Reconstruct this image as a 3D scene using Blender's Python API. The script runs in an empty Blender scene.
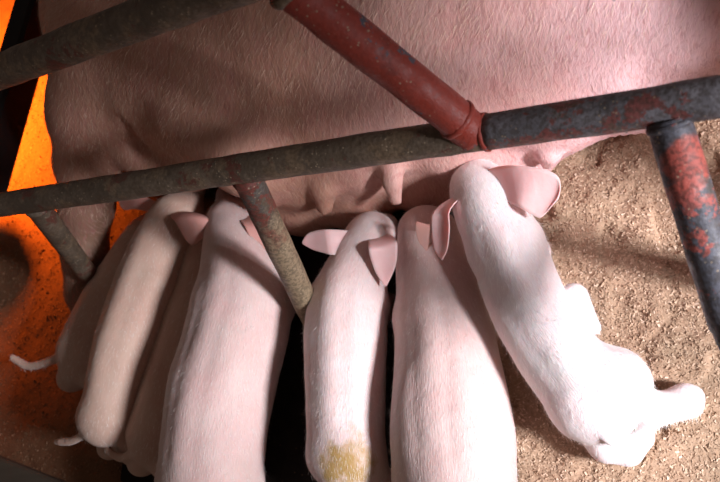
import bpy, math, random
import numpy as np
from mathutils import Vector, Matrix

rng = np.random.default_rng(7)
random.seed(7)
S = bpy.context.scene
COL = S.collection

# ------------------------------------------------------------------ camera
F = 800.0
rt = np.array([.9165, 0, -.4]); bk = np.array([.371, -.374, .85]); bk /= np.linalg.norm(bk)
rt -= bk * (rt @ bk); rt /= np.linalg.norm(rt); up = np.cross(bk, rt)
CP = bk * 1.0
cam = bpy.data.cameras.new('camera'); cam.sensor_width = 36; cam.lens = 36 * F / 720
cam.clip_start = .02
co = bpy.data.objects.new('camera', cam); COL.objects.link(co)
co.matrix_world = Matrix(((rt[0], up[0], bk[0], CP[0]), (rt[1], up[1], bk[1], CP[1]), (rt[2], up[2], bk[2], CP[2]), (0, 0, 0, 1)))
cam.dof.use_dof = True; cam.dof.focus_distance = .74; cam.dof.aperture_fstop = 9
S.camera = co

# ------------------------------------------------------------------ light
S.view_settings.view_transform = 'Standard'; S.view_settings.look = 'None'
S.view_settings.gamma = 1; S.view_settings.exposure = 0.0
w = bpy.data.worlds.new('world'); S.world = w; w.use_nodes = True
w.node_tree.nodes['Background'].inputs[0].default_value = (.92, .69, .58, 1)
w.node_tree.nodes['Background'].inputs[1].default_value = .088

def aim(o, p, t):
    o.location = p
    o.rotation_euler = (Vector(t) - Vector(p)).to_track_quat('-Z', 'Y').to_euler()
def area(name, p, t, sx, sy, e, c, spread=math.pi):
    l = bpy.data.lights.new(name, 'AREA'); l.shape = 'RECTANGLE'; l.size = sx; l.size_y = sy
    l.energy = e; l.color = c; l.spread = spread
    o = bpy.data.objects.new(name, l); COL.objects.link(o); aim(o, p, t); return o
area('window_daylight', (1.36, -.58, .80), (.42, -.12, .1), .25, .25, 5.7, (.99, .955, 1), math.radians(52))

GY, GZ = -.34, .55
# ------------------------------------------------------------------ helpers
def at(x, y, z):
    """point of the place at height z seen at photo position x, y"""
    ray = (x - 360) / F * rt + (241 - y) / F * up - bk
    return CP + (z - CP[2]) / ray[2] * ray
def atd(x, y, d):
    ray = (x - 360) / F * rt + (241 - y) / F * up - bk
    return CP + d * ray

def tag(o, label=None, cat=None, group=None, kind=None):
    if label: o['label'] = label
    if cat: o['category'] = cat
    if group: o['group'] = group
    if kind: o['kind'] = kind
    return o
def empty(name, loc=(0, 0, 0)):
    o = bpy.data.objects.new(name, None); COL.objects.link(o); o.location = loc; o.empty_display_size = .05; return o
def mesh_obj(name, V, Q=None, T=None, mats=(), parent=None, qmat=None, tmat=None, smooth=True, attrs=None):
    V = np.asarray(V, np.float32)
    Q = np.zeros((0, 4), np.int32) if Q is None else np.asarray(Q, np.int32).reshape(-1, 4)
    T = np.zeros((0, 3), np.int32) if T is None else np.asarray(T, np.int32).reshape(-1, 3)
    me = bpy.data.meshes.new(name)
    me.vertices.add(len(V)); me.vertices.foreach_set('co', V.ravel())
    nl = Q.size + T.size
    me.loops.add(nl); me.loops.foreach_set('vertex_index', np.concatenate([Q.ravel(), T.ravel()]).astype(np.int32))
    nf = len(Q) + len(T)
    me.polygons.add(nf)
    ls = np.concatenate([np.arange(len(Q)) * 4, Q.size + np.arange(len(T)) * 3]).astype(np.int32)
    me.polygons.foreach_set('loop_start', ls)
    mi = np.zeros(nf, np.int32)
    if qmat is not None: mi[:len(Q)] = qmat
    if tmat is not None: mi[len(Q):] = tmat
    me.polygons.foreach_set('material_index', mi)
    me.polygons.foreach_set('use_smooth', np.full(nf, smooth))
    for m in mats: me.materials.append(m)
    for k, a in (attrs or {}).items():
        at_ = me.attributes.new(k, 'FLOAT_VECTOR', 'POINT'); at_.data.foreach_set('vector', np.asarray(a, np.float32).ravel())
    me.update(calc_edges=True); me.validate()
    o = bpy.data.objects.new(name, me); COL.objects.link(o)
    if parent: o.parent = parent
    return o
class Geo:
    """collects pieces, each with a material slot"""
    def __init__(s): s.V = []; s.Q = []; s.T = []; s.qm = []; s.tm = []; s.A = []; s.n = 0
    def add(s, V, Q=None, T=None, m=0, A=None):
        V = np.asarray(V, float)
        if Q is not None and len(Q): s.Q.append(np.asarray(Q).reshape(-1, 4) + s.n); s.qm.append(np.full(len(s.Q[-1]), m))
        if T is not None and len(T): s.T.append(np.asarray(T).reshape(-1, 3) + s.n); s.tm.append(np.full(len(s.T[-1]), m))
        s.V.append(V); s.A.append(V if A is None else A); s.n += len(V)
    def build(s, name, mats, parent=None, smooth=True, origin=None, flow=False):
        c = lambda L: np.concatenate(L) if L else None
        V = c(s.V)
        if origin is not None: V = V - np.asarray(origin)
        o = mesh_obj(name, V, c(s.Q), c(s.T), mats, parent, c(s.qm), c(s.tm), smooth, {'flow': c(s.A)} if flow else None)
        if origin is not None and parent is None: o.location = origin
        return o

# --------- organic surfaces: smooth union of tapered limbs, meshed with surface nets
class Field:
    def __init__(s, lo, hi, h):
        s.lo = np.array(lo, float); s.h = h
        s.n = np.ceil((np.array(hi) - s.lo) / h).astype(int) + 1
        s.f = np.full(s.n, 1.0, np.float32)
    def _box(s, lo, hi):
        a = np.clip(np.floor((lo - s.lo) / s.h).astype(int), 0, s.n); b = np.clip(np.ceil((hi - s.lo) / s.h).astype(int) + 1, 0, s.n)
        ax = [s.lo[i] + s.h * np.arange(a[i], b[i]) for i in range(3)]
        X = np.stack(np.meshgrid(*ax, indexing='ij'), -1)
        return tuple(slice(a[i], b[i]) for i in range(3)), X
    def limb(s, a, b, ra, rb, k=.01, sc=(1, 1, 1), cut=False):
        a = np.asarray(a, float); b = np.asarray(b, float); sc = np.array(sc, float)
        m = max(ra, rb) * max(1, sc.max()) + k * 2 + s.h * 2
        sl, X = s._box(np.minimum(a, b) - m, np.maximum(a, b) + m)
        if X.size == 0: return
        X = X / sc; A = a / sc; B = b / sc
        ab = B - A; L = ab @ ab
        t = np.clip(((X - A) @ ab) / L, 0, 1) if L > 1e-12 else np.zeros(X.shape[:3])
        d = np.linalg.norm(X - A - t[..., None] * ab, axis=-1) - (ra + (rb - ra) * t)
        g = s.f[sl]
        if cut:
            d = -d; hh = np.clip(.5 - .5 * (d - g) / k, 0, 1) * 1.0
            hh = np.clip(.5 + .5 * (d - g) / k, 0, 1); s.f[sl] = g + (d - g) * hh + k * hh * (1 - hh)
        else:
            hh = np.clip(.5 + .5 * (g - d) / k, 0, 1); s.f[sl] = g + (d - g) * hh - k * hh * (1 - hh)
    def chain(s, P, R, k=.01, sc=(1, 1, 1)):
        for i in range(len(P) - 1): s.limb(P[i], P[i + 1], R[i], R[i + 1], k, sc)
    def mesh(s):
        f = s.f; I = f < 0
        c = [I[i:I.shape[0] - 1 + i, j:I.shape[1] - 1 + j, k:I.shape[2] - 1 + k] for i in (0, 1) for j in (0, 1) for k in (0, 1)]
        sm = sum(x.astype(np.int8) for x in c); act = (sm > 0) & (sm < 8)
        ci = np.argwhere(act); idx = np.full(act.shape, -1, np.int64); idx[tuple(ci.T)] = np.arange(len(ci))
        acc = np.zeros((len(ci), 3)); cnt = np.zeros(len(ci))
        corners = [(i, j, k) for i in (0, 1) for j in (0, 1) for k in (0, 1)]
        for p in corners:
            for ax in range(3):
                if p[ax]: continue
                q = list(p); q[ax] = 1
                fa = f[tuple((ci + p).T)]; fb = f[tuple((ci + q).T)]
                x = (fa < 0) != (fb < 0)
                t = np.where(x, fa / np.where(x, fa - fb, 1), 0)
                pos = np.array(p, float)[None] + t[:, None] * np.eye(3)[ax]
                acc += pos * x[:, None]; cnt += x
        V = (ci + acc / cnt[:, None]) * s.h + s.lo
        Q = []
        for ax in range(3):
            o1, o2 = (ax + 1) % 3, (ax + 2) % 3
            sl0 = [slice(None)] * 3; sl1 = [slice(None)] * 3; sl0[ax] = slice(0, -1); sl1[ax] = slice(1, None)
            x = I[tuple(sl0)] != I[tuple(sl1)]
            e = np.argwhere(x)
            ok = (e[:, o1] > 0) & (e[:, o2] > 0) & (e[:, o1] < act.shape[o1]) & (e[:, o2] < act.shape[o2]); e = e[ok]
            d1 = np.zeros(3, int); d1[o1] = 1; d2 = np.zeros(3, int); d2[o2] = 1
            q = np.stack([idx[tuple((e - d1 - d2).T)], idx[tuple((e - d2).T)], idx[tuple(e.T)], idx[tuple((e - d1).T)]], 1)
            ins = I[tuple(e.T)]
            q[~ins] = q[~ins][:, ::-1]
            Q.append(q)
        return V, np.concatenate(Q)

def catmull(P, n):
    P = np.asarray(P, float); m = len(P)
    E = np.concatenate([[2 * P[0] - P[1]], P, [2 * P[-1] - P[-2]]])
    out = []
    for t in np.linspace(0, m - 1 - 1e-9, n):
        i = int(t); u = t - i; a, b, c, d = E[i:i + 4]
        out.append(.5 * (2 * b + (c - a) * u + (2 * a - 5 * b + 4 * c - d) * u * u + (-a + 3 * b - 3 * c + d) * u ** 3))
    return np.array(out)
def unit(v): v = np.asarray(v, float); return v / np.linalg.norm(v)

# value noise in numpy
_p = rng.random((64, 64, 64)).astype(np.float32)
def vnoise(P):
    P = np.asarray(P, float); i = np.floor(P).astype(int); u = P - i; u = u * u * (3 - 2 * u); r = 0
    for a in (0, 1):
        for b in (0, 1):
            for c in (0, 1):
                wgt = (u[:, 0] if a else 1 - u[:, 0]) * (u[:, 1] if b else 1 - u[:, 1]) * (u[:, 2] if c else 1 - u[:, 2])
                r = r + wgt * _p[(i[:, 0] + a) & 63, (i[:, 1] + b) & 63, (i[:, 2] + c) & 63]
    return r * 2 - 1
def vnormals(V, Q):
    n = np.cross(V[Q[:, 2]] - V[Q[:, 0]], V[Q[:, 3]] - V[Q[:, 1]]); N = np.zeros_like(V)
    for k in range(4): np.add.at(N, Q[:, k], n)
    return N / (np.linalg.norm(N, axis=1)[:, None] + 1e-12)

# ------------------------------------------------------------------ materials
class Mat:
    def __init__(s, name, rough=.6):
        s.m = bpy.data.materials.new(name); s.m.use_nodes = True; s.t = s.m.node_tree; s.N = s.t.nodes
        s.b = s.N['Principled BSDF']; s.b.inputs['Roughness'].default_value = rough
        s._tc = None
    def n(s, ty, **kw):
        x = s.N.new(ty)
        for k, v in kw.items(): setattr(x, k, v)
        return x
    def l(s, a, b): s.t.links.new(a, b)
    def obj(s):
        if not s._tc: s._tc = s.n('ShaderNodeTexCoord')
        return s._tc.outputs['Object']
    def attr(s, name): return s.n('ShaderNodeAttribute', attribute_name=name).outputs['Vector']
    def scale(s, v, sc, loc=(0, 0, 0)):
        x = s.n('ShaderNodeMapping'); s.l(v, x.inputs[0]); x.inputs['Scale'].default_value = sc; x.inputs['Location'].default_value = loc; return x.outputs[0]
    def noise(s, sc, det=3, vec=None, rough=.55, dist=0):
        x = s.n('ShaderNodeTexNoise'); x.inputs['Scale'].default_value = sc; x.inputs['Detail'].default_value = det
        x.inputs['Roughness'].default_value = rough; x.inputs['Distortion'].default_value = dist
        s.l(vec if vec is not None else s.obj(), x.inputs['Vector']); return x.outputs['Fac']
    def voro(s, sc, vec=None, feature='F1'):
        x = s.n('ShaderNodeTexVoronoi', feature=feature); x.inputs['Scale'].default_value = sc
        s.l(vec if vec is not None else s.obj(), x.inputs['Vector']); return x.outputs['Distance']
    def ramp(s, v, *st):
        x = s.n('ShaderNodeValToRGB'); s.l(v, x.inputs[0]); e = x.color_ramp.elements
        while len(e) < len(st): e.new(.5)
        for q, (p, c) in zip(e, st): q.position = p; q.color = (*c, 1) if not isinstance(c, (int, float)) else (c, c, c, 1)
        return x.outputs[0]
    def mix(s, f, a, b, mode='MIX'):
        x = s.n('ShaderNodeMix', data_type='RGBA', blend_type=mode)
        for sock, v in ((x.inputs[0], f), (x.inputs[6], a), (x.inputs[7], b)):
            if isinstance(v, (int, float)): sock.default_value = v
            elif isinstance(v, tuple): sock.default_value = (*v, 1)
            else: s.l(v, sock)
        return x.outputs[2]
    def math(s, op, a, b=0.0):
        x = s.n('ShaderNodeMath', operation=op)
        for sock, v in ((x.inputs[0], a), (x.inputs[1], b)):
            if isinstance(v, (int, float)): sock.default_value = v
            else: s.l(v, sock)
        return x.outputs[0]
    def sep(s, v):
        x = s.n('ShaderNodeSeparateXYZ'); s.l(v, x.inputs[0]); return x.outputs
    def color(s, c):
        if isinstance(c, tuple): s.b.inputs['Base Color'].default_value = (*c, 1)
        else: s.l(c, s.b.inputs['Base Color'])
    def bump(s, h, dist, st=1.0, prev=None):
        x = s.n('ShaderNodeBump'); x.inputs['Distance'].default_value = dist; x.inputs['Strength'].default_value = st
        s.l(h, x.inputs['Height'])
        if prev is not None: s.l(prev, x.inputs['Normal'])
        s.l(x.outputs[0], s.b.inputs['Normal']); return x.outputs[0]
    def sss(s, wgt, rad=(1, .35, .25), sc=.006):
        s.b.inputs['Subsurface Weight'].default_value = wgt; s.b.inputs['Subsurface Radius'].default_value = rad; s.b.inputs['Subsurface Scale'].default_value = sc

def piglet_skin(name, base, pink, dirt=.0, stain=None):
    m = Mat(name, .55); fl = m.attr('flow')
    mott = m.noise(22, 3)
    c = m.mix(m.ramp(mott, (.35, 0.), (.7, 1.)), base, pink)
    hair = m.noise(1, 2, m.scale(fl, (110, 900, 0)))
    c = m.mix(m.ramp(hair, (.45, 0.), (.75, .55)), c, tuple(min(1, x * 1.12) for x in base))
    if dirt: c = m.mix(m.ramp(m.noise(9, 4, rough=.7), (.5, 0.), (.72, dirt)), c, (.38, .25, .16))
    if stain is not None:
        v = m.n('ShaderNodeVectorMath', operation='DISTANCE'); m.l(m.n('ShaderNodeNewGeometry').outputs['Position'], v.inputs[0]); v.inputs[1].default_value = tuple(stain)
        d = m.math('ADD', v.outputs['Value'], m.math('MULTIPLY', m.math('SUBTRACT', m.noise(70, 3), .5), .06))
        c = m.mix(m.ramp(d, (.012, .9), (.034, 0.)), c, (.42, .26, .06))
    m.color(c)
    b = m.bump(m.noise(60, 2), .003, .35)
    m.bump(hair, .0009, .55, b)
    m.sss(.35, (1, .4, .3), .005)
    m.b.inputs['Sheen Weight'].default_value = .25; m.b.inputs['Sheen Roughness'].default_value = .4
    m.b.inputs['Specular IOR Level'].default_value = .25
    return m.m
def simple(name, c, rough=.6, bump=None, sss=0):
    m = Mat(name, rough); m.color(c)
    if bump: m.bump(m.noise(bump[0], 3), bump[1], .6)
    if sss: m.sss(sss)
    return m.m
M_ear = None
m = Mat('ear_skin', .5); m.color(m.mix(m.noise(40, 3), (.84, .57, .56), (.78, .44, .44))); m.bump(m.noise(120, 3), .001, .4); m.sss(.5, (1, .35, .3), .008)
m.b.inputs['Specular IOR Level'].default_value = .3; M_ear = m.m
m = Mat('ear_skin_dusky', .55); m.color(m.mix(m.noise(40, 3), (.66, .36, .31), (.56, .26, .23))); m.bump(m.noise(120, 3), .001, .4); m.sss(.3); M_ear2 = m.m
M_hair = simple('piglet_bristle', (.95, .91, .88), .5)
M_hoof = simple('piglet_hoof', (.62, .50, .38), .5)
M_eye = simple('eye', (.012, .008, .006), .12)

def tube_frame(d):
    d = unit(d); h = np.array([0, 0, 1.]) if abs(d[2]) < .9 else np.array([1., 0, 0])
    a = unit(np.cross(h, d)); return a, np.cross(d, a), d

def hairs(V, N, idx, back, L, wd, lift=.35, jit=.35):
    """short bristles rooted on vertices idx, combed along back (array)"""
    P = V[idx]; n = N[idx]; k = len(idx)
    bkv = back - n * np.sum(back * n, 1)[:, None]; bkv /= (np.linalg.norm(bkv, axis=1)[:, None] + 1e-9)
    d = bkv + n * lift + rng.normal(0, jit, (k, 3)) * .6; d /= np.linalg.norm(d, axis=1)[:, None]
    s = np.cross(d, n + rng.normal(0, .2, (k, 3))); s /= (np.linalg.norm(s, axis=1)[:, None] + 1e-9)
    ln = L * rng.uniform(.6, 1.25, k)[:, None]
    P = P + rng.normal(0, .0008, (k, 3))
    V3 = np.stack([P - s * wd / 2 - n * .0006, P + s * wd / 2 - n * .0006, P + d * ln], 1).reshape(-1, 3)
    return V3, np.arange(3 * k).reshape(-1, 3)

def ear_geo(g, rows, m, hd, cup=.18, th=.0028, n=22, flip=1):
    """rows: (left xy, right xy, zleft, zright); lofted cupped shell"""
    L = catmull([at(*r[0], r[2]) for r in rows], n); R = catmull([at(*r[1], r[3]) for r in rows], n)
    mm = 11; u = np.linspace(-1, 1, mm); c = (L + R) / 2; tt = np.linspace(0, 1, n)[:, None]
    hv = (R - L) / 2 * np.sqrt(np.clip(1 - np.clip((tt - .72) / .28, 0, 1) ** 2 * .93, 0, 1)) * (.60 + .40 * smooth01(tt, 0, .3))
    c = c + np.array([0, 0, .011])
    hc, hr = hd; b0 = c[int(n * .12)]; root = hc + unit(b0 - hc) * min(hr * .70, np.linalg.norm(b0 - hc))
    c = c + (root - c) * (1 - smooth01(tt, 0, .34))
    ax = unit(c[-1] - c[0]); nrm = np.cross(hv, ax); nrm /= (np.linalg.norm(nrm, axis=1)[:, None] + 1e-9)
    if nrm.mean(0) @ bk < 0: nrm = -nrm
    W = np.linalg.norm(hv, axis=1)[:, None]
    top = []; bot = []
    for x in u:
        p = c + hv * x - nrm * W * cup * flip * (1 - x * x)
        e = math.sqrt(max(0, 1 - x * x)) * .8 + .2
        top.append(p + nrm * th / 2 * e); bot.append(p - nrm * th / 2 * e)
    top = np.array(top); bot = np.array(bot)                     # mm x n x 3
    V = np.concatenate([top.reshape(-1, 3), bot.reshape(-1, 3)]); o = mm * n; Q = []
    I = lambda i, j: i * n + j
    for i in range(mm - 1):
        for j in range(n - 1):
            Q.append((I(i, j), I(i + 1, j), I(i + 1, j + 1), I(i, j + 1))); Q.append((o + I(i, j), o + I(i, j + 1), o + I(i + 1, j + 1), o + I(i + 1, j)))
    for j in range(n - 1):
        Q.append((I(0, j), I(0, j + 1), o + I(0, j + 1), o + I(0, j))); Q.append((I(mm - 1, j), o + I(mm - 1, j), o + I(mm - 1, j + 1), I(mm - 1, j + 1)))
    for i in range(mm - 1):
        Q.append((I(i, n - 1), I(i + 1, n - 1), o + I(i + 1, n - 1), o + I(i, n - 1))); Q.append((I(i, 0), o + I(i, 0), o + I(i + 1, 0), I(i + 1, 0)))
    g.add(V, Q, None, m)

# ------------------------------------------------------------------ floor and bedding
m = Mat('concrete', .85); m.color(m.mix(m.noise(6, 5), (.20, .17, .14), (.30, .26, .22))); m.bump(m.noise(90, 5), .002, .6)
V = [(-1.6, -1.1, 0), (1.3, -1.1, 0), (1.3, 1.2, 0), (-1.6, 1.2, 0), (-1.6, -1.1, -.08), (1.3, -1.1, -.08), (1.3, 1.2, -.08), (-1.6, 1.2, -.08)]
fl = mesh_obj('floor', np.array(V) - [0, 0, .012], [(0, 1, 2, 3), (7, 6, 5, 4), (0, 4, 5, 1), (1, 5, 6, 2), (2, 6, 7, 3), (3, 7, 4, 0)], mats=[m.m], smooth=False)
tag(fl, kind='structure')

# black mat under the middle of the litter; bedding everywhere else
def smooth01(x, a, b): t = np.clip((x - a) / (b - a), 0, 1); return t * t * (3 - 2 * t)
MAT = [at(118, 482, 0), at(455, 520, 0), at(462, 196, 0), at(150, 170, 0), at(128, 420, 0)]
def in_mat(P):
    """signed distance to the mat outline, negative inside (convex)"""
    d = np.full(len(P), -9.)
    for i in range(len(MAT)):
        a = MAT[i][:2]; b = MAT[(i + 1) % len(MAT)][:2]; e = unit(b - a); nn = np.array([e[1], -e[0]])
        d = np.maximum(d, (P[:, :2] - a) @ nn)
    return d
def ground(P):
    x = P[:, 0]; y = P[:, 1]; z0 = np.zeros(len(P))
    q = lambda s, o: vnoise(np.stack([x * s + o, y * s + o * 2.3, z0 + o], 1))
    h = .008 + .007 * q(9, 3) + .004 * q(24, 7) + .0025 * q(60, 11) + .0010 * q(150, 13) + .0006 * q(330, 17)
    h = .008 + (h - .008) * (1 - .6 * smooth01(-x, .2, .3))
    h += -.009 * (1 - smooth01(-x, .2, .3)) * smooth01(-q(34, 21), .45, .8)                    # little hoof holes
    h = np.maximum(h, .0015)
    dm = in_mat(P) + .012 * q(20, 31) + .006 * q(70, 33)
    return h * smooth01(dm, -.012, .03) - .010 * (1 - smooth01(dm, -.02, .004))
xs = np.arange(-1.0, .80, .0026); ys = np.arange(-.60, .62, .0026)
X, Y = np.meshgrid(xs, ys, indexing='ij'); P = np.stack([X.ravel(), Y.ravel(), 0 * X.ravel()], 1)
P[:, 2] = ground(P)
nx, ny = len(xs), len(ys); I = np.arange(nx * ny).reshape(nx, ny)
Q = np.stack([I[:-1, :-1], I[1:, :-1], I[1:, 1:], I[:-1, 1:]], -1).reshape(-1, 4)
g = Geo(); g.add(P, Q, None, 0)
# chips of sawdust lying on it
def chips(n, x0, x1, y0, y1, a, b, zoff, keep=None):
    p = np.stack([rng.uniform(x0, x1, n), rng.uniform(y0, y1, n), np.zeros(n)], 1)
    if keep is not None: p = p[keep(p)]
    n = len(p); p[:, 2] = np.maximum(ground(p), -.012) + zoff
    d = rng.normal(0, 1, (n, 3)) * [1, 1, .28]; d /= np.linalg.norm(d, axis=1)[:, None]
    s = np.cross(d, rng.normal(0, .5, (n, 3)) + [0, 0, 1]); s /= np.linalg.norm(s, axis=1)[:, None]
    t = np.cross(d, s); L = rng.uniform(a, b, n)[:, None]; W = L * rng.uniform(.25, .7, n)[:, None]; H = W * .25
    d = d * L / 2; s = s * W / 2; t = t * H
    V = np.stack([p - d - s, p + d - s * .6, p + d * .8 + s, p - d + s * .7, p + t], 1).reshape(-1, 3)
    o = (np.arange(n) * 5)[:, None]
    T = np.concatenate([o + [0, 1, 4], o + [1, 2, 4], o + [2, 3, 4], o + [3, 0, 4]]); Qd = o + [3, 2, 1, 0]
    return V, Qd, T
out = lambda p: in_mat(p) > -.01
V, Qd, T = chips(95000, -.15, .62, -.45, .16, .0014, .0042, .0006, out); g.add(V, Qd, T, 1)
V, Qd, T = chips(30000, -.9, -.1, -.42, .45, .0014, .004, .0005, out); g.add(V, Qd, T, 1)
m = Mat('sawdust', .95)
big = m.noise(7, 4, rough=.65); fine = m.noise(420, 3); mid = m.noise(40, 4)
c = m.mix(m.ramp(big, (.40, 0.), (.66, .75)), (.48, .325, .225), (.28, .21, .14))
c = m.mix(m.ramp(fine, (.35, .0), (.62, .7)), c, (.34, .215, .135)); c = m.mix(m.ramp(mid, (.55, 0.), (.75, .4)), c, (.32, .235, .16))
c = m.mix(m.ramp(m.math('ADD', m.sep(m.obj())[0], m.math('MULTIPLY', m.noise(11, 3), .06)), (-.27, 1.), (-.17, 0.)), c, (.16, .075, .035)); m.color(c); m.bump(m.noise(500, 3), .0012, .8); M_saw = m.m  # darker brown to the left: missing daylight painted into the colour
m = Mat('wood_chip', .85); ri = m.n('ShaderNodeNewGeometry').outputs['Random Per Island']
big = m.noise(7, 4, rough=.65)
c = m.ramp(ri, (0., (.34, .22, .145)), (.25, (.44, .29, .19)), (.6, (.56, .385, .265)), (.9, (.66, .47, .34)), (1., (.78, .60, .46)))
c = m.mix(m.ramp(big, (.45, 0.), (.7, .6)), c, (.30, .23, .15)); c = m.mix(m.ramp(m.sep(m.obj())[0], (-.25, .85), (-.15, 0.)), c, (.19, .09, .04)); m.color(c); M_chip = m.m  # chips on the left browned to carry the same painted shade
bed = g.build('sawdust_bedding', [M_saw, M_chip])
mi_ = np.zeros(len(bed.data.polygons), np.int32); bed.data.polygons.foreach_get('material_index', mi_)
bed.data.polygons.foreach_set('use_smooth', mi_ == 0); bed.data.update()
tag(bed, 'coarse tan sawdust bedding spread over the pen floor around the piglets', 'bedding', kind='stuff')

g = Geo()
mo = np.array(MAT); k = len(mo)
# bevelled slab
ctr = mo.mean(0)
lay = [(1.0, -.012), (1.0, -.004), (.992, -.0015), (.975, -.0008)]
V = np.concatenate([(mo - ctr) * s_ + ctr + [0, 0, z_] for s_, z_ in lay]); V = np.concatenate([V, [ctr + [0, 0, -.0008]]])
Q = [(i * k + j, i * k + (j + 1) % k, (i + 1) * k + (j + 1) % k, (i + 1) * k + j) for i in range(len(lay) - 1) for j in range(k)]
T = [((len(lay) - 1) * k + j, (len(lay) - 1) * k + (j + 1) % k, len(lay) * k) for j in range(k)]
g.add(V, Q, T, 0)
m = Mat('black_rubber', .9); m.color(m.mix(m.noise(60, 3), (.012, .010, .009), (.03, .024, .02))); m.b.inputs['Specular IOR Level'].default_value = .1
m.bump(m.noise(260, 3), .001, .5)
o = g.build('rubber_mat', [m.m], smooth=False)
tag(o, 'flat black rubber floor mat under the middle of the litter', 'mat')
g = Geo()
V, Qd, T = chips(1500, -.45, .3, -.5, .1, .0007, .0019, .0116, lambda p: in_mat(p) < -.01); V[:, 2] += 0; g.add(V, Qd, T, 0)
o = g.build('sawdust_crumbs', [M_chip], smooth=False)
tag(o, 'loose sawdust crumbs scattered on the black rubber mat', 'sawdust', kind='stuff')

# ------------------------------------------------------------------ crate of pipes
def pipe_mat(name, dirt, metal, paint, p_amt, d_amt, patch=None, zmud=None):
    m = Mat(name, .5); ob = m.obj()
    n1 = m.noise(16, 6, rough=.75); n2 = m.noise(55, 6, rough=.75); sp = m.voro(260); grain = m.noise(300, 3)
    base = m.mix(m.ramp(m.noise(30, 5, m.scale(ob, (1, 1, 1), (7, 1, 3)), .7), (.40, 0.), (.6, 1.)), metal, tuple(x * 1.9 for x in metal))
    if p_amt >= 1: c = m.mix(m.ramp(n1, (.585, 0.), (.60, 1.)), paint, metal)
    else: c = m.mix(m.ramp(n1, (.58 - p_amt * .14, 0.), (.60 - p_amt * .14, .85)), base, paint)
    if patch is not None:
        q = m.n('ShaderNodeVectorMath', operation='SUBTRACT'); m.l(ob, q.inputs[0]); q.inputs[1].default_value = tuple(patch[0])
        ln = m.n('ShaderNodeVectorMath', operation='LENGTH'); m.l(q.outputs[0], ln.inputs[0])
        dd = m.math('ADD', ln.outputs['Value'], m.math('MULTIPLY', m.math('SUBTRACT', n2, .5), .022))
        c = m.mix(m.ramp(dd, (patch[1] * .9, 1.), (patch[1], 0.)), c, paint)
    if zmud: c = m.mix(m.ramp(m.math('ADD', m.sep(ob)[2], m.math('MULTIPLY', m.math('SUBTRACT', n1, .5), .25)), (zmud - .01, 1.), (zmud + .03, 0.)), c, (.25, .185, .115))
    c = m.mix(m.ramp(m.noise(26, 6, m.scale(ob, (1, 1, 1), (3, 3, 3)), .75), (.62 - d_amt * .2, 0.), (.68 - d_amt * .2, .85)), c, dirt)
    c = m.mix(m.ramp(grain, (.42, .2 if p_amt >= 1 else .55), (.55, 0.)), c, tuple(x * .45 for x in dirt))
    c = m.mix(m.math('MULTIPLY', m.ramp(sp, (.16, 1.), (.24, 0.)), m.ramp(n2, (.5, 0.), (.56, .8))), c, (.36, .28, .19))
    m.color(c)
    m.l(m.ramp(n2, (.35, .40), (.65, .8)), m.b.inputs['Roughness'])
    b = m.bump(n2, .0022, .6); m.bump(grain, .0007, .6, b)
    return m.m
DIRT = (.085, .060, .040)
M_mud = pipe_mat('muddy_pipe', (.20, .14, .088), (.085, .064, .046), (.12, .03, .022), .08, .6)
M_mudred = pipe_mat('muddy_red_pipe', (.10, .075, .045), (.05, .045, .04), (.16, .03, .02), .6, .1, zmud=.235)
M_steel = pipe_mat('worn_steel_pipe', (.13, .10, .08), (.115, .112, .125), (.24, .060, .050), .34, .35)
M_strut = pipe_mat('worn_steel_strut', (.075, .060, .050), (.055, .057, .072), (.40, .085, .065), .1, .15, patch=(atd(690, 163, .515), .018))
M_red = pipe_mat('red_paint_pipe', (.20, .034, .026), (.07, .08, .11), (.27, .036, .022), 1, .0)
M_dark = pipe_mat('dark_channel', (.016, .012, .010), (.008, .008, .009), (.02, .01, .01), .1, .3)

crate = empty('farrowing_crate', (0, 0, 0))
tag(crate, 'welded steel pipe farrowing crate side with red brace leaning over the sow', 'crate')
def pipe(name, P, D, mat, label=None, seg=28, n=40, wob=.0006):
    P = catmull([np.asarray(p, float) for p in P], n) if len(P) > 2 else np.linspace(np.asarray(P[0], float), np.asarray(P[1], float), n)
    T = np.gradient(P, axis=0); T /= np.linalg.norm(T, axis=1)[:, None]
    a, b, _ = tube_frame(T[0]); V = []
    for i in range(n):
        a = unit(a - T[i] * (a @ T[i])); b = np.cross(T[i], a)
        th = np.linspace(0, 2 * np.pi, seg, endpoint=False)
        V.append(P[i] + (np.cos(th)[:, None] * a + np.sin(th)[:, None] * b) * D / 2)
    V = np.concatenate(V); th_n = vnoise(V * 60) * wob
    cen = np.repeat(P, seg, 0); V = V + (V - cen) / (D / 2) * th_n[:, None]
    Q = [(i * seg + j, i * seg + (j + 1) % seg, (i + 1) * seg + (j + 1) % seg, (i + 1) * seg + j) for i in range(n - 1) for j in range(seg)]
    V = np.concatenate([V, [P[0]], [P[-1]]]); k = len(V)
    T3 = [(k - 2, (j + 1) % seg, j) for j in range(seg)] + [(k - 1, (n - 1) * seg + j, (n - 1) * seg + (j + 1) % seg) for j in range(seg)]
    o = mesh_obj(name, V, Q, T3, [mat], crate)
    if label: o['label'] = label
    return o
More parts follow.
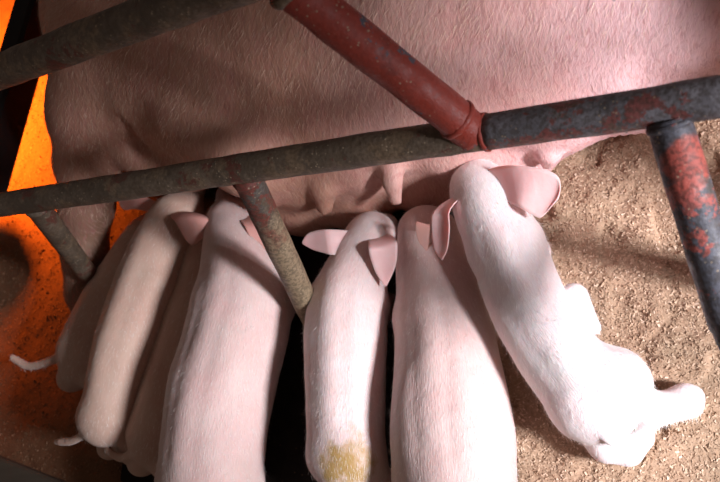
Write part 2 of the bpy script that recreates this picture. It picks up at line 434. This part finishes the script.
def weld(c, axis, R, mat, lump=.0016):
    a, b, d = tube_frame(axis); c = np.asarray(c, float); n1, n2 = 40, 8; V = []
    for i in range(n1):
        t = 2 * np.pi * i / n1; rr = lump * (1 + .10 * math.sin(t * 9) + .07 * math.sin(t * 17 + 1)); q = a * math.cos(t) + b * math.sin(t)
        for j in range(n2):
            p = 2 * np.pi * j / n2; V.append(c + q * (R + rr * math.cos(p)) + d * rr * 1.3 * math.sin(p))
    Q = [(i * n2 + j, ((i + 1) % n1) * n2 + j, ((i + 1) % n1) * n2 + (j + 1) % n2, i * n2 + (j + 1) % n2) for i in range(n1) for j in range(n2)]
    return mesh_obj('weld', V, Q, None, [mat], crate)
# side rail: two lengths of one pipe, its clean end towards the daylight
A = atd(0, 205, .90); B = atd(720, 97, .505); dAB = B - A
pt = lambda t: A + dAB * t
def t_at(x):
    ts = np.linspace(-.2, 1.2, 2000); p = A + np.outer(ts, dAB) - CP; xx = 360 + F * (p @ rt) / -(p @ bk); return float(np.interp(x, xx, ts))
tj = t_at(486)
pipe('side_rail', [pt(-.25), pt(tj)], .0272, M_mud, 'mud-crusted dark length of the lower rail', n=80)
pipe('side_rail', [pt(tj), pt(1.35)], .0274, M_steel, 'worn blue-grey length of the lower rail with red paint flecks', n=50)
C = pt(tj - .012); top = atd(272, -28, .51)
pipe('brace', [C, top], .0300, M_red, 'bright red painted diagonal brace', n=60)
weld(C + unit(top - C) * .0185, top - C, .0142, M_red, .0022)
weld(pt(tj), dAB, .0133, M_red, .0016)
U0 = atd(-60, 94, .755); U1 = atd(0, 76, .70); U2 = top; U3 = top + (top - U1) * .5
pipe('upper_rail', [U0, U3], .0300, M_mud, 'dark muddy upper rail', n=70)
weld(top + unit(C - top) * .014, C - top, .0148, M_mud, .003)
def strut(x, e1, D, mat, label, ext):
    s = pt(t_at(x)); e = np.asarray(e1, float); d = unit(e - s)
    pipe('strut', [s + d * .009, e + d * ext], D, mat, label, n=40); weld(s + d * .0135, d, D / 2 * .96, mat, .0019); return s, e, d
strut(243, at(313, 318, .072), .0275, M_mudred, 'tan mud-coated strut ending between two piglets', .035)
strut(32, at(100, 290, .02), .0265, M_mud, 'short dark strut beside the sow hind leg', .012)
s_, e_, d_ = strut(664, atd(731, 326, .548), .0290, M_strut, 'blue-grey strut with peeling red paint', .0)
pipe('post', [e_ - d_ * .012, e_ + d_ * .012 + [.006, 0, 0], e_ + [.035, .05, -.03], e_ + [.05, .09, -.09], [e_[0] + .052, e_[1] + .095, -.010]], .0288, M_strut, None, n=40)

# added boards, unseen beyond the right edge, put there to shade the sow's flank
shade_boards = empty('added_shade_boards', (.75, .22, 0)); tag(shade_boards, 'added boards out of view that shade the flank of the sow', 'shade_boards')
def boxat(name, lo, hi, mat, parent):
    lo = np.array(lo, float) - [.75, .22, 0]; hi = np.array(hi, float) - [.75, .22, 0]
    V = np.array([[(lo, hi)[i][0], (lo, hi)[j][1], (lo, hi)[k][2]] for i in (0, 1) for j in (0, 1) for k in (0, 1)])
    Q = [(0, 1, 3, 2), (4, 6, 7, 5), (0, 4, 5, 1), (2, 3, 7, 6), (0, 2, 6, 4), (1, 5, 7, 3)]
    return mesh_obj(name, V, Q, None, [mat], parent, smooth=False)
M_ply = simple('shade_board_wood', (.34, .24, .15), .8, (40, .002))
for k_ in range(4): boxat('board', (.742, GY, GZ + k_ * .102), (.76, .66, GZ + .1 + k_ * .102), M_ply, shade_boards)
for y_ in (.60,): boxat('post', (.76, y_, -.011), (.80, y_ + .04, GZ + .42), M_steel, shade_boards)
boxat('post', (.76, GY + .0, -.011), (.785, GY + .025, GZ + .42), M_steel, shade_boards)

# dark steel channel lying across behind the sow's rump
rear = empty('rear_bar', (0, 0, 0)); tag(rear, 'dark steel bars crossing the floor at the upper left corner beside orange light', 'bar')
def boxbar(name, a, b, w_, h_, mat, parent, label=None):
    a = np.asarray(a, float); b = np.asarray(b, float); d = unit(b - a); s = unit(np.cross(d, [0, 0, 1])); u = np.cross(s, d); bv = min(w_, h_) * .12
    pr = [(-w_ / 2 + bv, -h_ / 2), (w_ / 2 - bv, -h_ / 2), (w_ / 2, -h_ / 2 + bv), (w_ / 2, h_ / 2 - bv), (w_ / 2 - bv, h_ / 2), (-w_ / 2 + bv, h_ / 2), (-w_ / 2, h_ / 2 - bv), (-w_ / 2, -h_ / 2 + bv)]
    n = 8; V = np.array([p + s * x + u * y for p in np.linspace(a, b, n) for x, y in pr])
    Q = [(i * 8 + j, i * 8 + (j + 1) % 8, (i + 1) * 8 + (j + 1) % 8, (i + 1) * 8 + j) for i in range(n - 1) for j in range(8)]
    Q += [(0, 7, 3, 2)[::1], (3, 7, 6, 4)]
    T = [(0, 2, 1), (4, 6, 5)]
    e = (n - 1) * 8; Q += [(e, e + 2, e + 3, e + 7), (e + 3, e + 4, e + 6, e + 7)]; T += [(e, e + 1, e + 2), (e + 4, e + 5, e + 6)]
    o = mesh_obj(name, V, Q, T, [mat], parent, smooth=False)
    if label: o['label'] = label
    return o
m = Mat('chipped_bar', .5); c = m.mix(m.ramp(m.noise(13, 2), (.60, 0.), (.63, 1.)), (.010, .008, .008), (.12, .08, .05)); m.color(c); m.bump(m.noise(60, 4), .002, .5); m.b.inputs['Specular IOR Level'].default_value = .15
boxbar('channel', at(56, -60, .17), at(-20, 200, .17), .040, .05, m.m, rear)
boxbar('channel', at(-2, -60, .20), at(-72, 120, .20), .06, .04, M_dark, rear)
for q_, z_ in ((at(34, -50, .17), .146), (at(-8, -50, .20), .182)):
    V = [(q_[0] + a_, q_[1] + b_, c_) for c_ in (-.012, z_) for a_, b_ in ((-.012, -.012), (.012, -.012), (.012, .012), (-.012, .012))]
    mesh_obj('post', V, [(0, 1, 5, 4), (1, 2, 6, 5), (2, 3, 7, 6), (3, 0, 4, 7), (4, 5, 6, 7), (3, 2, 1, 0)], None, [M_dark], rear, smooth=False)
# board edge at bottom left
brd = Mat('board', .8); brd.color(brd.mix(brd.noise(1, 4, brd.scale(brd.obj(), (20, 120, 20))), (.05, .04, .028), (.09, .07, .05)))
o = boxbar('wooden_board', at(-60, 452, .012), at(75, 508, .012), .05, .028, brd.m, None); tag(o, 'dull brown board edge lying at the bottom left corner', 'board')

# ------------------------------------------------------------------ sow
def build_sow():
    lo = (-.56, -.24, -.002); hi = (1.42, .60, .44); f = Field(lo, hi, .0052)
    zs = (1, 1, .74)
    body = [(-.21, .31, .17, .165), (-.12, .285, .168, .205), (0, .275, .168, .222), (.2, .27, .17, .228), (.4, .272, .17, .226), (.6, .28, .168, .215), (.8, .29, .165, .19), (.93, .30, .15, .16)]
    b = catmull(body, 20)
    f.chain(b[:, :3], b[:, 3], .03, zs)
    # head, jowl, snout
    f.chain([(.93, .30, .14), (1.08, .29, .125), (1.22, .27, .10), (1.34, .255, .085)], [.14, .115, .075, .045], .04)
    f.limb((1.355, .253, .085), (1.365, .252, .085), .046, .046, .006)
    # rump and thigh of the upper hind leg, shank reaching over the bedding
    f.limb((-.22, .33, .18), (-.22, .24, .18), .120, .095, .04)
    f.chain([at(112, 40, .235), at(96, 112, .19), at(90, 160, .145), at(86, 210, .10), at(84, 250, .07), at(82, 292, .035)], [.075, .054, .041, .0315, .0265, .025], .022)
    hf = at(82, 292, .035); f.limb(hf, hf + [-.01, -.03, -.018], .022, .016, .008); f.limb(hf + [.012, 0, 0], hf + [.012, -.028, -.018], .02, .015, .005)
    # lower hind leg under it
    f.chain([(-.26, .27, .08), (-.33, .20, .05), (-.40, .19, .04)], [.09, .045, .035], .03)
    # fore legs, ahead of the belly
    f.chain([(.62, .15, .27), (.565, .02, .325), (.60, -.09, .25), (.65, -.16, .16), (.67, -.19, .13)], [.095, .056, .034, .027, .024], .03)
    f.chain([(.82, .20, .07), (.86, .08, .045), (.86, 0, .03)], [.09, .045, .028], .04)
    # udder: upper row of glands with teats, lower row on the floor
    for x, y, z, r in ((-.08, .085, .12, .052), (-.02, .07, .115, .060), (.055, .065, .125, .058), (.155, .07, .12, .055), (.27, .075, .10, .052), (.37, .085, .09, .05)):
        f.limb((x, y, z), (x + .02, y + .02, z + .01), r, r, .05)
    for x in (-.06, .02, .11, .19):
        f.limb((x, .052, .045), (x + .03, .075, .05), .052, .052, .03)
    f.limb(at(205, 120, .20), at(240, 150, .19), .045, .042, .05); f.limb(at(160, 158, .13), at(190, 165, .13), .030, .035, .02); f.limb(at(136, 150, .15), at(166, 162, .13), .030, .032, .015); f.limb((.60, .13, .29), (.68, .20, .30), .095, .10, .06)
    teats = [(325, 178, .150, 325, 206, .118), (391, 172, .150, 395, 199, .122), (549, 150, .10, 546, 163, .085), (262, 186, .145, 268, 205, .12)]
    for x0, y0, z0, x1, y1, z1 in teats:
        a = at(x0, y0, z0); e = at(x1, y1, z1); d = e - a
        f.limb(a + np.array([.0, .02, .0]), a + d * .35, .016, .0118, .012); f.limb(a + d * .4, e, .0118, .0090, .005)
    # folds: groin crease beside the leg
    f.limb(at(136, 148, .18), at(126, 122, .215), .012, .004, .014, cut=True)
    V, Q = f.mesh()
    V[:, 2] = np.maximum(V[:, 2], .001)
    N = vnormals(V, Q)
    d = .0035 * vnoise(V * 13) + .0020 * vnoise(V * 33)
    ang = np.arctan2(V[:, 2] - .17, .275 - V[:, 1]); 
    # skin creases running round the barrel, strongest low on the chest side
    wr = np.sin((V[:, 0] * 1.0 + .10 * V[:, 1] + .012 * vnoise(V * 25)) * 2 * np.pi / .0105)
    st = smooth01(V[:, 0], .20, .34) * smooth01(-V[:, 2], -.20, -.08)
    d += st * .0010 * wr * (.6 + .4 * vnoise(V * 40))
    V = V + N * d[:, None]; V[:, 2] = np.maximum(V[:, 2], .001)
    flow = np.stack([V[:, 0], ang * .2, V[:, 1] * 0], 1)
    g = Geo(); g.add(V, Q, None, 0, flow)
    # bristles
    cand = np.where((V[:, 1] > .045) & (V[:, 2] > .05) & (V[:, 0] < .6) & (V[:, 0] > -.42))[0]
    idx = rng.choice(cand, 34000); keep = rng.random(len(idx)) < np.where(V[idx, 0] < .25, 1, .35); idx = idx[keep]
    back = np.tile([-.55, -.45, -.7], (len(idx), 1))
    hv, ht = hairs(V, N, idx, back, .011, .00040, .22, .22); g.add(hv, None, ht, 1)
    # ear flap and eye
    return g
m = Mat('sow_skin', .6); ob = m.obj(); X_ = m.sep(ob)
big = m.noise(5, 4); c = m.mix(m.ramp(big, (.35, 0.), (.65, 1.)), (.64, .385, .385), (.73, .48, .50))
# browner flank towards the hams: shade painted into the skin colour; pink chest
tan = m.ramp(m.math('ADD', X_[0], m.math('MULTIPLY', m.math('SUBTRACT', big, .5), .25)), (.02, .85), (.30, 0.))
c = m.mix(tan, c, (.48, .25, .16))
c = m.mix(m.ramp(m.noise(16, 4, rough=.65), (.52, 0.), (.75, .45)), c, (.66, .28, .26))
speck = m.math('MULTIPLY', m.ramp(m.voro(75), (.08, 1.), (.16, 0.)), m.ramp(m.noise(10, 3), (.58, 0.), (.66, 1.)))
c = m.mix(speck, c, (.16, .12, .13))
shank_shade = m.math('MULTIPLY', m.ramp(m.math('ADD', X_[2], m.math('MULTIPLY', m.math('SUBTRACT', big, .5), .1)), (.10, 1.), (.17, 0.)), m.ramp(m.math('ADD', X_[0], 1.0), (.70, 1.), (.74, 0.)))  # lower hind leg darkened in its colour to stand in for shade
c = m.mix(m.math('MULTIPLY', shank_shade, .85), c, (.19, .11, .07))
rot = m.n('ShaderNodeMapping'); m.l(ob, rot.inputs[0]); rot.inputs['Rotation'].default_value = (0, math.radians(0), math.radians(38)); rv = rot.outputs[0]
cr1 = m.noise(1, 4, m.scale(rv, (330, 70, 110)), .6, .8); cr2 = m.noise(1, 3, m.scale(rv, (150, 45, 60)), .6, .5)
hn = m.noise(1, 3, m.scale(ob, (520, 60, 90)), dist=.3)
crs = m.ramp(cr1, (.36, 1.), (.5, 0.))
c = m.mix(m.math('MULTIPLY', crs, .40), c, (.42, .17, .16))
c = m.mix(m.math('MULTIPLY', m.ramp(hn, (.5, 0.), (.72, 1.)), .22), c, (.80, .58, .48))
m.color(c)
b = m.bump(cr2, .0022, .5); b = m.bump(cr1, .0014, .6, b); m.bump(hn, .0009, .5, b)
m.sss(.25, (1, .35, .25), .006); m.b.inputs['Specular IOR Level'].default_value = .35
M_sow = m.m
M_bristle = simple('sow_bristle', (.72, .52, .40), .5)
g = build_sow()
ez = [(1.05, .17, .14)]
def ellipsoid(c, r, n=12, mseg=18):
    th = np.linspace(0, np.pi, n); ph = np.linspace(0, 2 * np.pi, mseg, endpoint=False)
    V = [np.array(c) + np.array(r) * [math.sin(t) * math.cos(p), math.sin(t) * math.sin(p), math.cos(t)] for t in th for p in ph]
    Q = [(i * mseg + j, (i + 1) * mseg + j, (i + 1) * mseg + (j + 1) % mseg, i * mseg + (j + 1) % mseg) for i in range(n - 1) for j in range(mseg)]
    return np.array(V), Q
Ve, Qe = ellipsoid((1.17, .215, .165), (.012, .009, .010)); g.add(Ve, Qe, None, 2)
sow = g.build('sow', [M_sow, M_bristle, M_eye], flow=True)
tag(sow, 'large pink sow lying on her side behind the pipe rails, nursing the litter', 'sow')

# ------------------------------------------------------------------ piglets
def piglet(label, spine, ears, tail, skin, earmat, hind=None, nh=9000, zc=.085, head_dz=-.012, snout=None, zsc=1.08, hair_l=.0055, lump=1, footr=.0125, blobs=()):
    """spine from rump to brow: (x, y, r) or (x, y, r, z)"""
    P = np.array([at(s[0], s[1], s[3] if len(s) > 3 else zc) for s in spine]); R = np.array([s[2] for s in spine])
    PR = catmull(np.concatenate([P, R[:, None]], 1), 22); C = PR[:, :3]; R = PR[:, 3]
    EX = np.array([at(*q) for q in tail] + [at(*q) for L_ in (hind or []) for q in L_] + [C.min(0), C.max(0)])
    lo = np.minimum(C.min(0) - .075, EX.min(0) - .02); hi = np.maximum(C.max(0) + .075, EX.max(0) + .02); lo[2] = -.004; hi[2] = C[:, 2].max() + .07
    f = Field(lo, hi, .0027)
    f.chain(C, R * .97, .012, (1, 1, zsc))
    Tn = np.gradient(C, axis=0); Tn /= np.linalg.norm(Tn, axis=1)[:, None]
    side = np.cross(Tn, [0, 0, 1]); side /= np.linalg.norm(side, axis=1)[:, None]
    # head: brow, cheeks, snout
    h = C[-1]; t = unit(Tn[-1] * [1, 1, .3]); r = R[-1]
    sn = at(*snout) if snout else h + t * .055 + np.array([0, 0, -.012])
    d = unit(sn - h)
    f.limb(h, sn - d * .012, r * .95, .0165, .014); f.limb(sn - d * .006, sn, .0150, .0158, .004)
    sh = side[-1]
    for s in (-1, 1): f.limb(h + sh * s * r * .45 - [0, 0, .012], h + sh * s * r * .3 + d * .02 - [0, 0, .014], r * .55, .012, .012)
    # shoulders and front legs
    i = 14
    for s in (-1, 1):
        a = C[i] + side[i] * s * R[i] * .55 - [0, 0, R[i] * .15]; f.limb(a + [0, 0, R[i] * .35], a - [0, 0, .02], R[i] * .48, R[i] * .42, .014)
        foot = C[i] + side[i] * s * R[i] * .60 + Tn[i] * .012; foot[2] = .013
        kn = (a + foot) / 2 + Tn[i] * .006; kn[2] = max(.03, C[i][2] * .38)
        f.chain([a - [0, 0, .015], kn, foot], [R[i] * .40, .0135, .0105], .012)
    # hams and hind legs
    j = 3
    for s in (-1, 1):
        a = C[j] + side[j] * s * R[j] * .42 + [0, 0, .002]; f.limb(a + [0, 0, R[j] * .2], a - [0, 0, R[j] * .5], R[j] * .66, R[j] * .60, .014)
        if hind: pth = [at(*q) for q in hind[0 if s < 0 else 1]]
        else:
            foot = C[1] + side[1] * s * R[2] * .75 - Tn[1] * .008; foot[2] = .013; hock = foot - Tn[1] * .014 + [0, 0, .030]; pth = [a - [0, 0, R[j] * .5], hock, foot]
        rr = [R[j] * .5, .0150, .0120, footr][:len(pth)]
        f.chain(pth, rr, .012)
    for q in blobs:
        p_ = at(*q[:3]); e_ = at(*q[4:7]) if len(q) > 4 else p_ + [.001, 0, 0]; f.limb(p_, e_, q[3], q[-1], .012)
    # tail
    tp = catmull([at(*q) for q in tail], 12); f.chain(tp, np.linspace(.0060, .0030, 12), .004)
    # light relief of spine and shoulder blades
    V, Q = f.mesh(); V[:, 2] = np.maximum(V[:, 2], .0015)
    N = vnormals(V, Q)
    # flow coordinates
    Cc, Tc, Sc = C, Tn, side
    C = np.stack([np.interp(np.linspace(0, 21, 260), np.arange(22), Cc[:, i]) for i in range(3)], 1)
    for _ in range(12): C[1:-1] = (C[:-2] + C[1:-1] + C[2:]) / 3
    Tn = np.gradient(C, axis=0); Tn /= np.linalg.norm(Tn, axis=1)[:, None]
    side = np.cross(Tn, [0, 0, 1]); side /= np.linalg.norm(side, axis=1)[:, None]
    best = np.full(len(V), 9.); bi = np.zeros(len(V), int)
    for k in range(len(C)):
        dd = np.linalg.norm(V - C[k], axis=1); u = dd < best; best[u] = dd[u]; bi[u] = k
    seg = np.concatenate([[0], np.cumsum(np.linalg.norm(np.diff(C, axis=0), axis=1))])
    rel = V - C[bi]; sl = seg[bi] + np.sum(rel * Tn[bi], 1); sx = np.sum(rel * side[bi], 1); uz = rel[:, 2]
    ang = np.arctan2(sx, uz)
    onb = np.exp(-((sx / .010) ** 2)) * (uz > 0) * smooth01(sl, .03, .06) * (1 - smooth01(sl, seg[-1] - .05, seg[-1] - .02))
    gro = np.exp(-(((np.abs(sx) - .017) / .007) ** 2)) * (uz > 0) * smooth01(sl, .02, .05) * (1 - smooth01(sl, seg[-1] - .09, seg[-1] - .05))
    d_ = .0008 * onb - .0009 * gro + .0022 * lump * vnoise(V * 22 + len(label)) + .0003 * vnoise(V * 75)
    V = V + N * d_[:, None]; V[:, 2] = np.maximum(V[:, 2], .0015)
    flow = np.stack([sl, ang * .045, 0 * sl], 1)
    # feet darker: hoof slot
    qm = (V[Q].mean(1)[:, 2] < .016).astype(int) * 3
    g = Geo(); g.Q.append(Q); g.qm.append(qm); g.V.append(V); g.A.append(flow); g.n = len(V)
    for e in ears: ear_geo(g, e[0], 1, (Cc[-1] if np.linalg.norm(at(*e[0][0][0], e[0][0][2]) - Cc[-1]) < .06 else Cc[-3], r), *e[1:])
    h = Cc[-1]; C = Cc
    idx = rng.choice(np.where(sl > -R[0] * .9)[0], nh); back = -Tn[bi[idx]] - np.array([0, 0, .3])
    hv, ht = hairs(V, N, idx, back, hair_l, .00030, .30, .28); g.add(hv, None, ht, 2)
    for s in (-1, 1):
        e = h + d * .018 + sh * s * r * .72 + [0, 0, .004]; Ve, Qe = ellipsoid(e, (.0032, .0032, .0032), 8, 10); g.add(Ve, Qe, None, 4)
    base = (C[0] + C[-1]) / 2; base[2] = 0
    o = g.build('piglet', [skin, earmat, M_hair, M_hoof, M_eye], origin=base, flow=True)
    tag(o, label, 'piglet', 'piglets nursing side by side at the sow')
    return o
SK_white = piglet_skin('piglet_skin_white', (.77, .70, .70), (.76, .61, .62))
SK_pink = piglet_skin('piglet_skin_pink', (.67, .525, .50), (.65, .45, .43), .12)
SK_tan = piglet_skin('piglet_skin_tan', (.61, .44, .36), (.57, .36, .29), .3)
SK_stain = piglet_skin('piglet_skin_stained', (.76, .63, .62), (.72, .52, .50), .05, stain=at(346, 466, .115))

# 7: white piglet in full light on the sawdust
piglet('brightest white piglet stretched out on the sawdust at right, large pink ear out', 
    [(600, 414, .024), (590, 394, .036), (556, 352, .0365, .090), (526, 303, .0365, .097), (506, 248, .0350, .105), (489, 212, .0315, .108), (478, 187, .0265, .100)],
    [([((482, 176), (490, 192), .128, .125), ((502, 170), (514, 206), .138, .132), ((528, 171), (526, 214), .142, .132), ((547, 174), (536, 220), .140, .128), ((561, 181), (544, 222), .135, .126), ((567, 191), (552, 215), .132, .126)], .22, .0022),
     ([((446, 204), (453, 204), .136, .140), ((436, 214), (452, 212), .132, .138), ((434, 232), (453, 232), .126, .134), ((437, 252), (451, 252), .120, .126), ((443, 263), (447, 263), .114, .118)], .3)],
    [(598, 418, .105), (604, 434, .100), (612, 444, .094)],
    SK_white, M_ear, hind=([(582, 420, .05), (606, 446, .038), (628, 452, .022), (642, 438, .022)], [(622, 384, .060), (650, 410, .032), (668, 407, .020), (684, 398, .020)]),
    nh=18000, snout=(462, 172, .075), hair_l=.0065, footr=.0125, blobs=[(612, 384, .078, .036), (596, 404, .078, .036), (574, 298, .055, .016, 593, 327, .034, .008), (688, 400, .018, .010, 694, 396, .014, .0075), (684, 406, .018, .010, 691, 409, .013, .0075)])
# 6
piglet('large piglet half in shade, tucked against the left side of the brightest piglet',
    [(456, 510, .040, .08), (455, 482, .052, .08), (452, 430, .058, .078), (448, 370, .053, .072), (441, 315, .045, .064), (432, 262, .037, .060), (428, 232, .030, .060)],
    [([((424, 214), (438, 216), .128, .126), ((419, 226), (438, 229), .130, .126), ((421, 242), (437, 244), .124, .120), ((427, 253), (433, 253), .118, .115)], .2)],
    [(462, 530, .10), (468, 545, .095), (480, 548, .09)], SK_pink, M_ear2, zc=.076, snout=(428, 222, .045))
# 5
piglet('slim pale piglet with mud-stained rump, alone between black floor gap and larger piglet',
    [(346, 474, .022, .09), (346, 452, .033), (346, 410, .038), (346, 350, .041), (348, 302, .038), (362, 258, .028), (374, 236, .0235)],
    [([((342, 236), (344, 262), .118, .108), ((330, 233), (334, 258), .120, .110), ((314, 236), (320, 254), .116, .108), ((305, 244), (309, 250), .110, .108)], .3),
     ([((374, 240), (398, 232), .128, .112), ((373, 254), (401, 247), .120, .106), ((378, 272), (400, 266), .106, .098), ((386, 289), (393, 289), .096, .092)], .2)],
    [(343, 484, .10), (338, 492, .09), (332, 494, .08)], SK_stain, M_ear, nh=12000, snout=(386, 226, .045))
# 4
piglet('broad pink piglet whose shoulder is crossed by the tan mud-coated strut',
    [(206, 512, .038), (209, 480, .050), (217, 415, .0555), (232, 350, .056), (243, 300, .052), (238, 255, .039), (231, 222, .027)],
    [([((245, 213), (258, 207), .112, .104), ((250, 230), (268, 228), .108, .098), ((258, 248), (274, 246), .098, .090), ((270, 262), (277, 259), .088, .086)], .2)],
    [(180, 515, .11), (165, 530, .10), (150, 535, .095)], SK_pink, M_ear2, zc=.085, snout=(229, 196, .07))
# 3
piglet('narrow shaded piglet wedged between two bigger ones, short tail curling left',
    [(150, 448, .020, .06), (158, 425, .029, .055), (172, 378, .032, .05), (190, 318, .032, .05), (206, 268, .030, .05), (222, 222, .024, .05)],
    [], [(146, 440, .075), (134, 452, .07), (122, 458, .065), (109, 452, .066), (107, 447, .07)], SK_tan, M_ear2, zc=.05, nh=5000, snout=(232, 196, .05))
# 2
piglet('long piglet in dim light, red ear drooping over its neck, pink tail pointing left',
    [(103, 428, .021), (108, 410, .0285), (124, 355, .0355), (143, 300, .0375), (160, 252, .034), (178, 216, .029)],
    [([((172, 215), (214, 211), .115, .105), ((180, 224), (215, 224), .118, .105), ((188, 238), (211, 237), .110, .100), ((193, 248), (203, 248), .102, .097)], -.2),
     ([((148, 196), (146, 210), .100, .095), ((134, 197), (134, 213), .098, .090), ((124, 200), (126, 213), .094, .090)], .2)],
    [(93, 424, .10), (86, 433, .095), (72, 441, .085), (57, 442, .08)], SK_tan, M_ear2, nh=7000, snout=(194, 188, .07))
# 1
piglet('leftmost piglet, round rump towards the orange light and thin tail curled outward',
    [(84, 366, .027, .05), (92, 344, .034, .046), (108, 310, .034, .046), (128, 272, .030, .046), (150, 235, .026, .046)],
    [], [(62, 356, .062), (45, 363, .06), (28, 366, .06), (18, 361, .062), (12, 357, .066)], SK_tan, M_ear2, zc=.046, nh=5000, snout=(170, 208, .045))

# ------------------------------------------------------------------ heat lamp over the creep corner (left, out of frame)
lp = np.array([-.72, .32, .22]); 
lamp = empty('heat_lamp', tuple(lp)); tag(lamp, 'orange glowing heat lamp hung beyond the left edge of the pen', 'lamp')
prof = [(.03, .11), (.034, .08), (.05, .065), (.085, .03), (.10, 0), (.097, 0), (.082, .028), (.047, .061), (.03, .075)]
seg = 36; V = [(r * math.cos(t), r * math.sin(t), z) for r, z in prof for t in np.linspace(0, 2 * math.pi, seg, endpoint=False)]
Q = [(i * seg + j, i * seg + (j + 1) % seg, (i + 1) * seg + (j + 1) % seg, (i + 1) * seg + j) for i in range(len(prof) - 1) for j in range(seg)]
mesh_obj('lamp_shade', V, Q, None, [simple('lamp_shade', (.3, .3, .3), .35)], lamp)
mb = Mat('bulb', .4); mb.b.inputs['Emission Color'].default_value = (1, .12, .01, 1); mb.b.inputs['Emission Strength'].default_value = 6; mb.color((.5, .05, .01))
Ve, Qe = ellipsoid((0, 0, .045), (.028, .028, .036)); mesh_obj('bulb', Ve, Qe, None, [mb.m], lamp)
l = bpy.data.lights.new('lamp_beam', 'SPOT'); l.energy = 60; l.color = (1, .19, .012); l.spot_size = math.radians(150); l.spot_blend = .6; l.shadow_soft_size = .03
lo_ = bpy.data.objects.new('lamp_beam', l); COL.objects.link(lo_); lo_.parent = lamp
lo_.location = (0, 0, -.01); lo_.rotation_euler = (math.radians(0), 0, 0)

# steel bowl added unseen past the left edge to cast a round shadow
dr = empty('added_shadow_bowl', (-.650, .155, 0)); tag(dr, 'added round steel bowl on a short post, unseen, casting a round shadow', 'shadow_caster')
prof = [(.0, .068), (.022, .070), (.034, .080), (.040, .100), (.043, .100), (.038, .076), (.024, .062), (.0, .060)]
seg = 36; V = [(r_ * math.cos(t), r_ * math.sin(t), z) for r_, z in prof for t in np.linspace(0, 2 * math.pi, seg, endpoint=False)]
Q = [(i * seg + j, i * seg + (j + 1) % seg, (i + 1) * seg + (j + 1) % seg, (i + 1) * seg + j) for i in range(len(prof) - 1) for j in range(seg)]
mesh_obj('bowl', V, Q, None, [simple('shadow_bowl_steel', (.3, .3, .3), .35)], dr)
V = [(r_ * math.cos(t) - .02, r_ * math.sin(t), z) for r_, z in ((.008, -.01), (.008, .064)) for t in np.linspace(0, 2 * math.pi, 12, endpoint=False)]
mesh_obj('stand', V, [(j, (j + 1) % 12, 12 + (j + 1) % 12, 12 + j) for j in range(12)], None, [M_dark], dr)
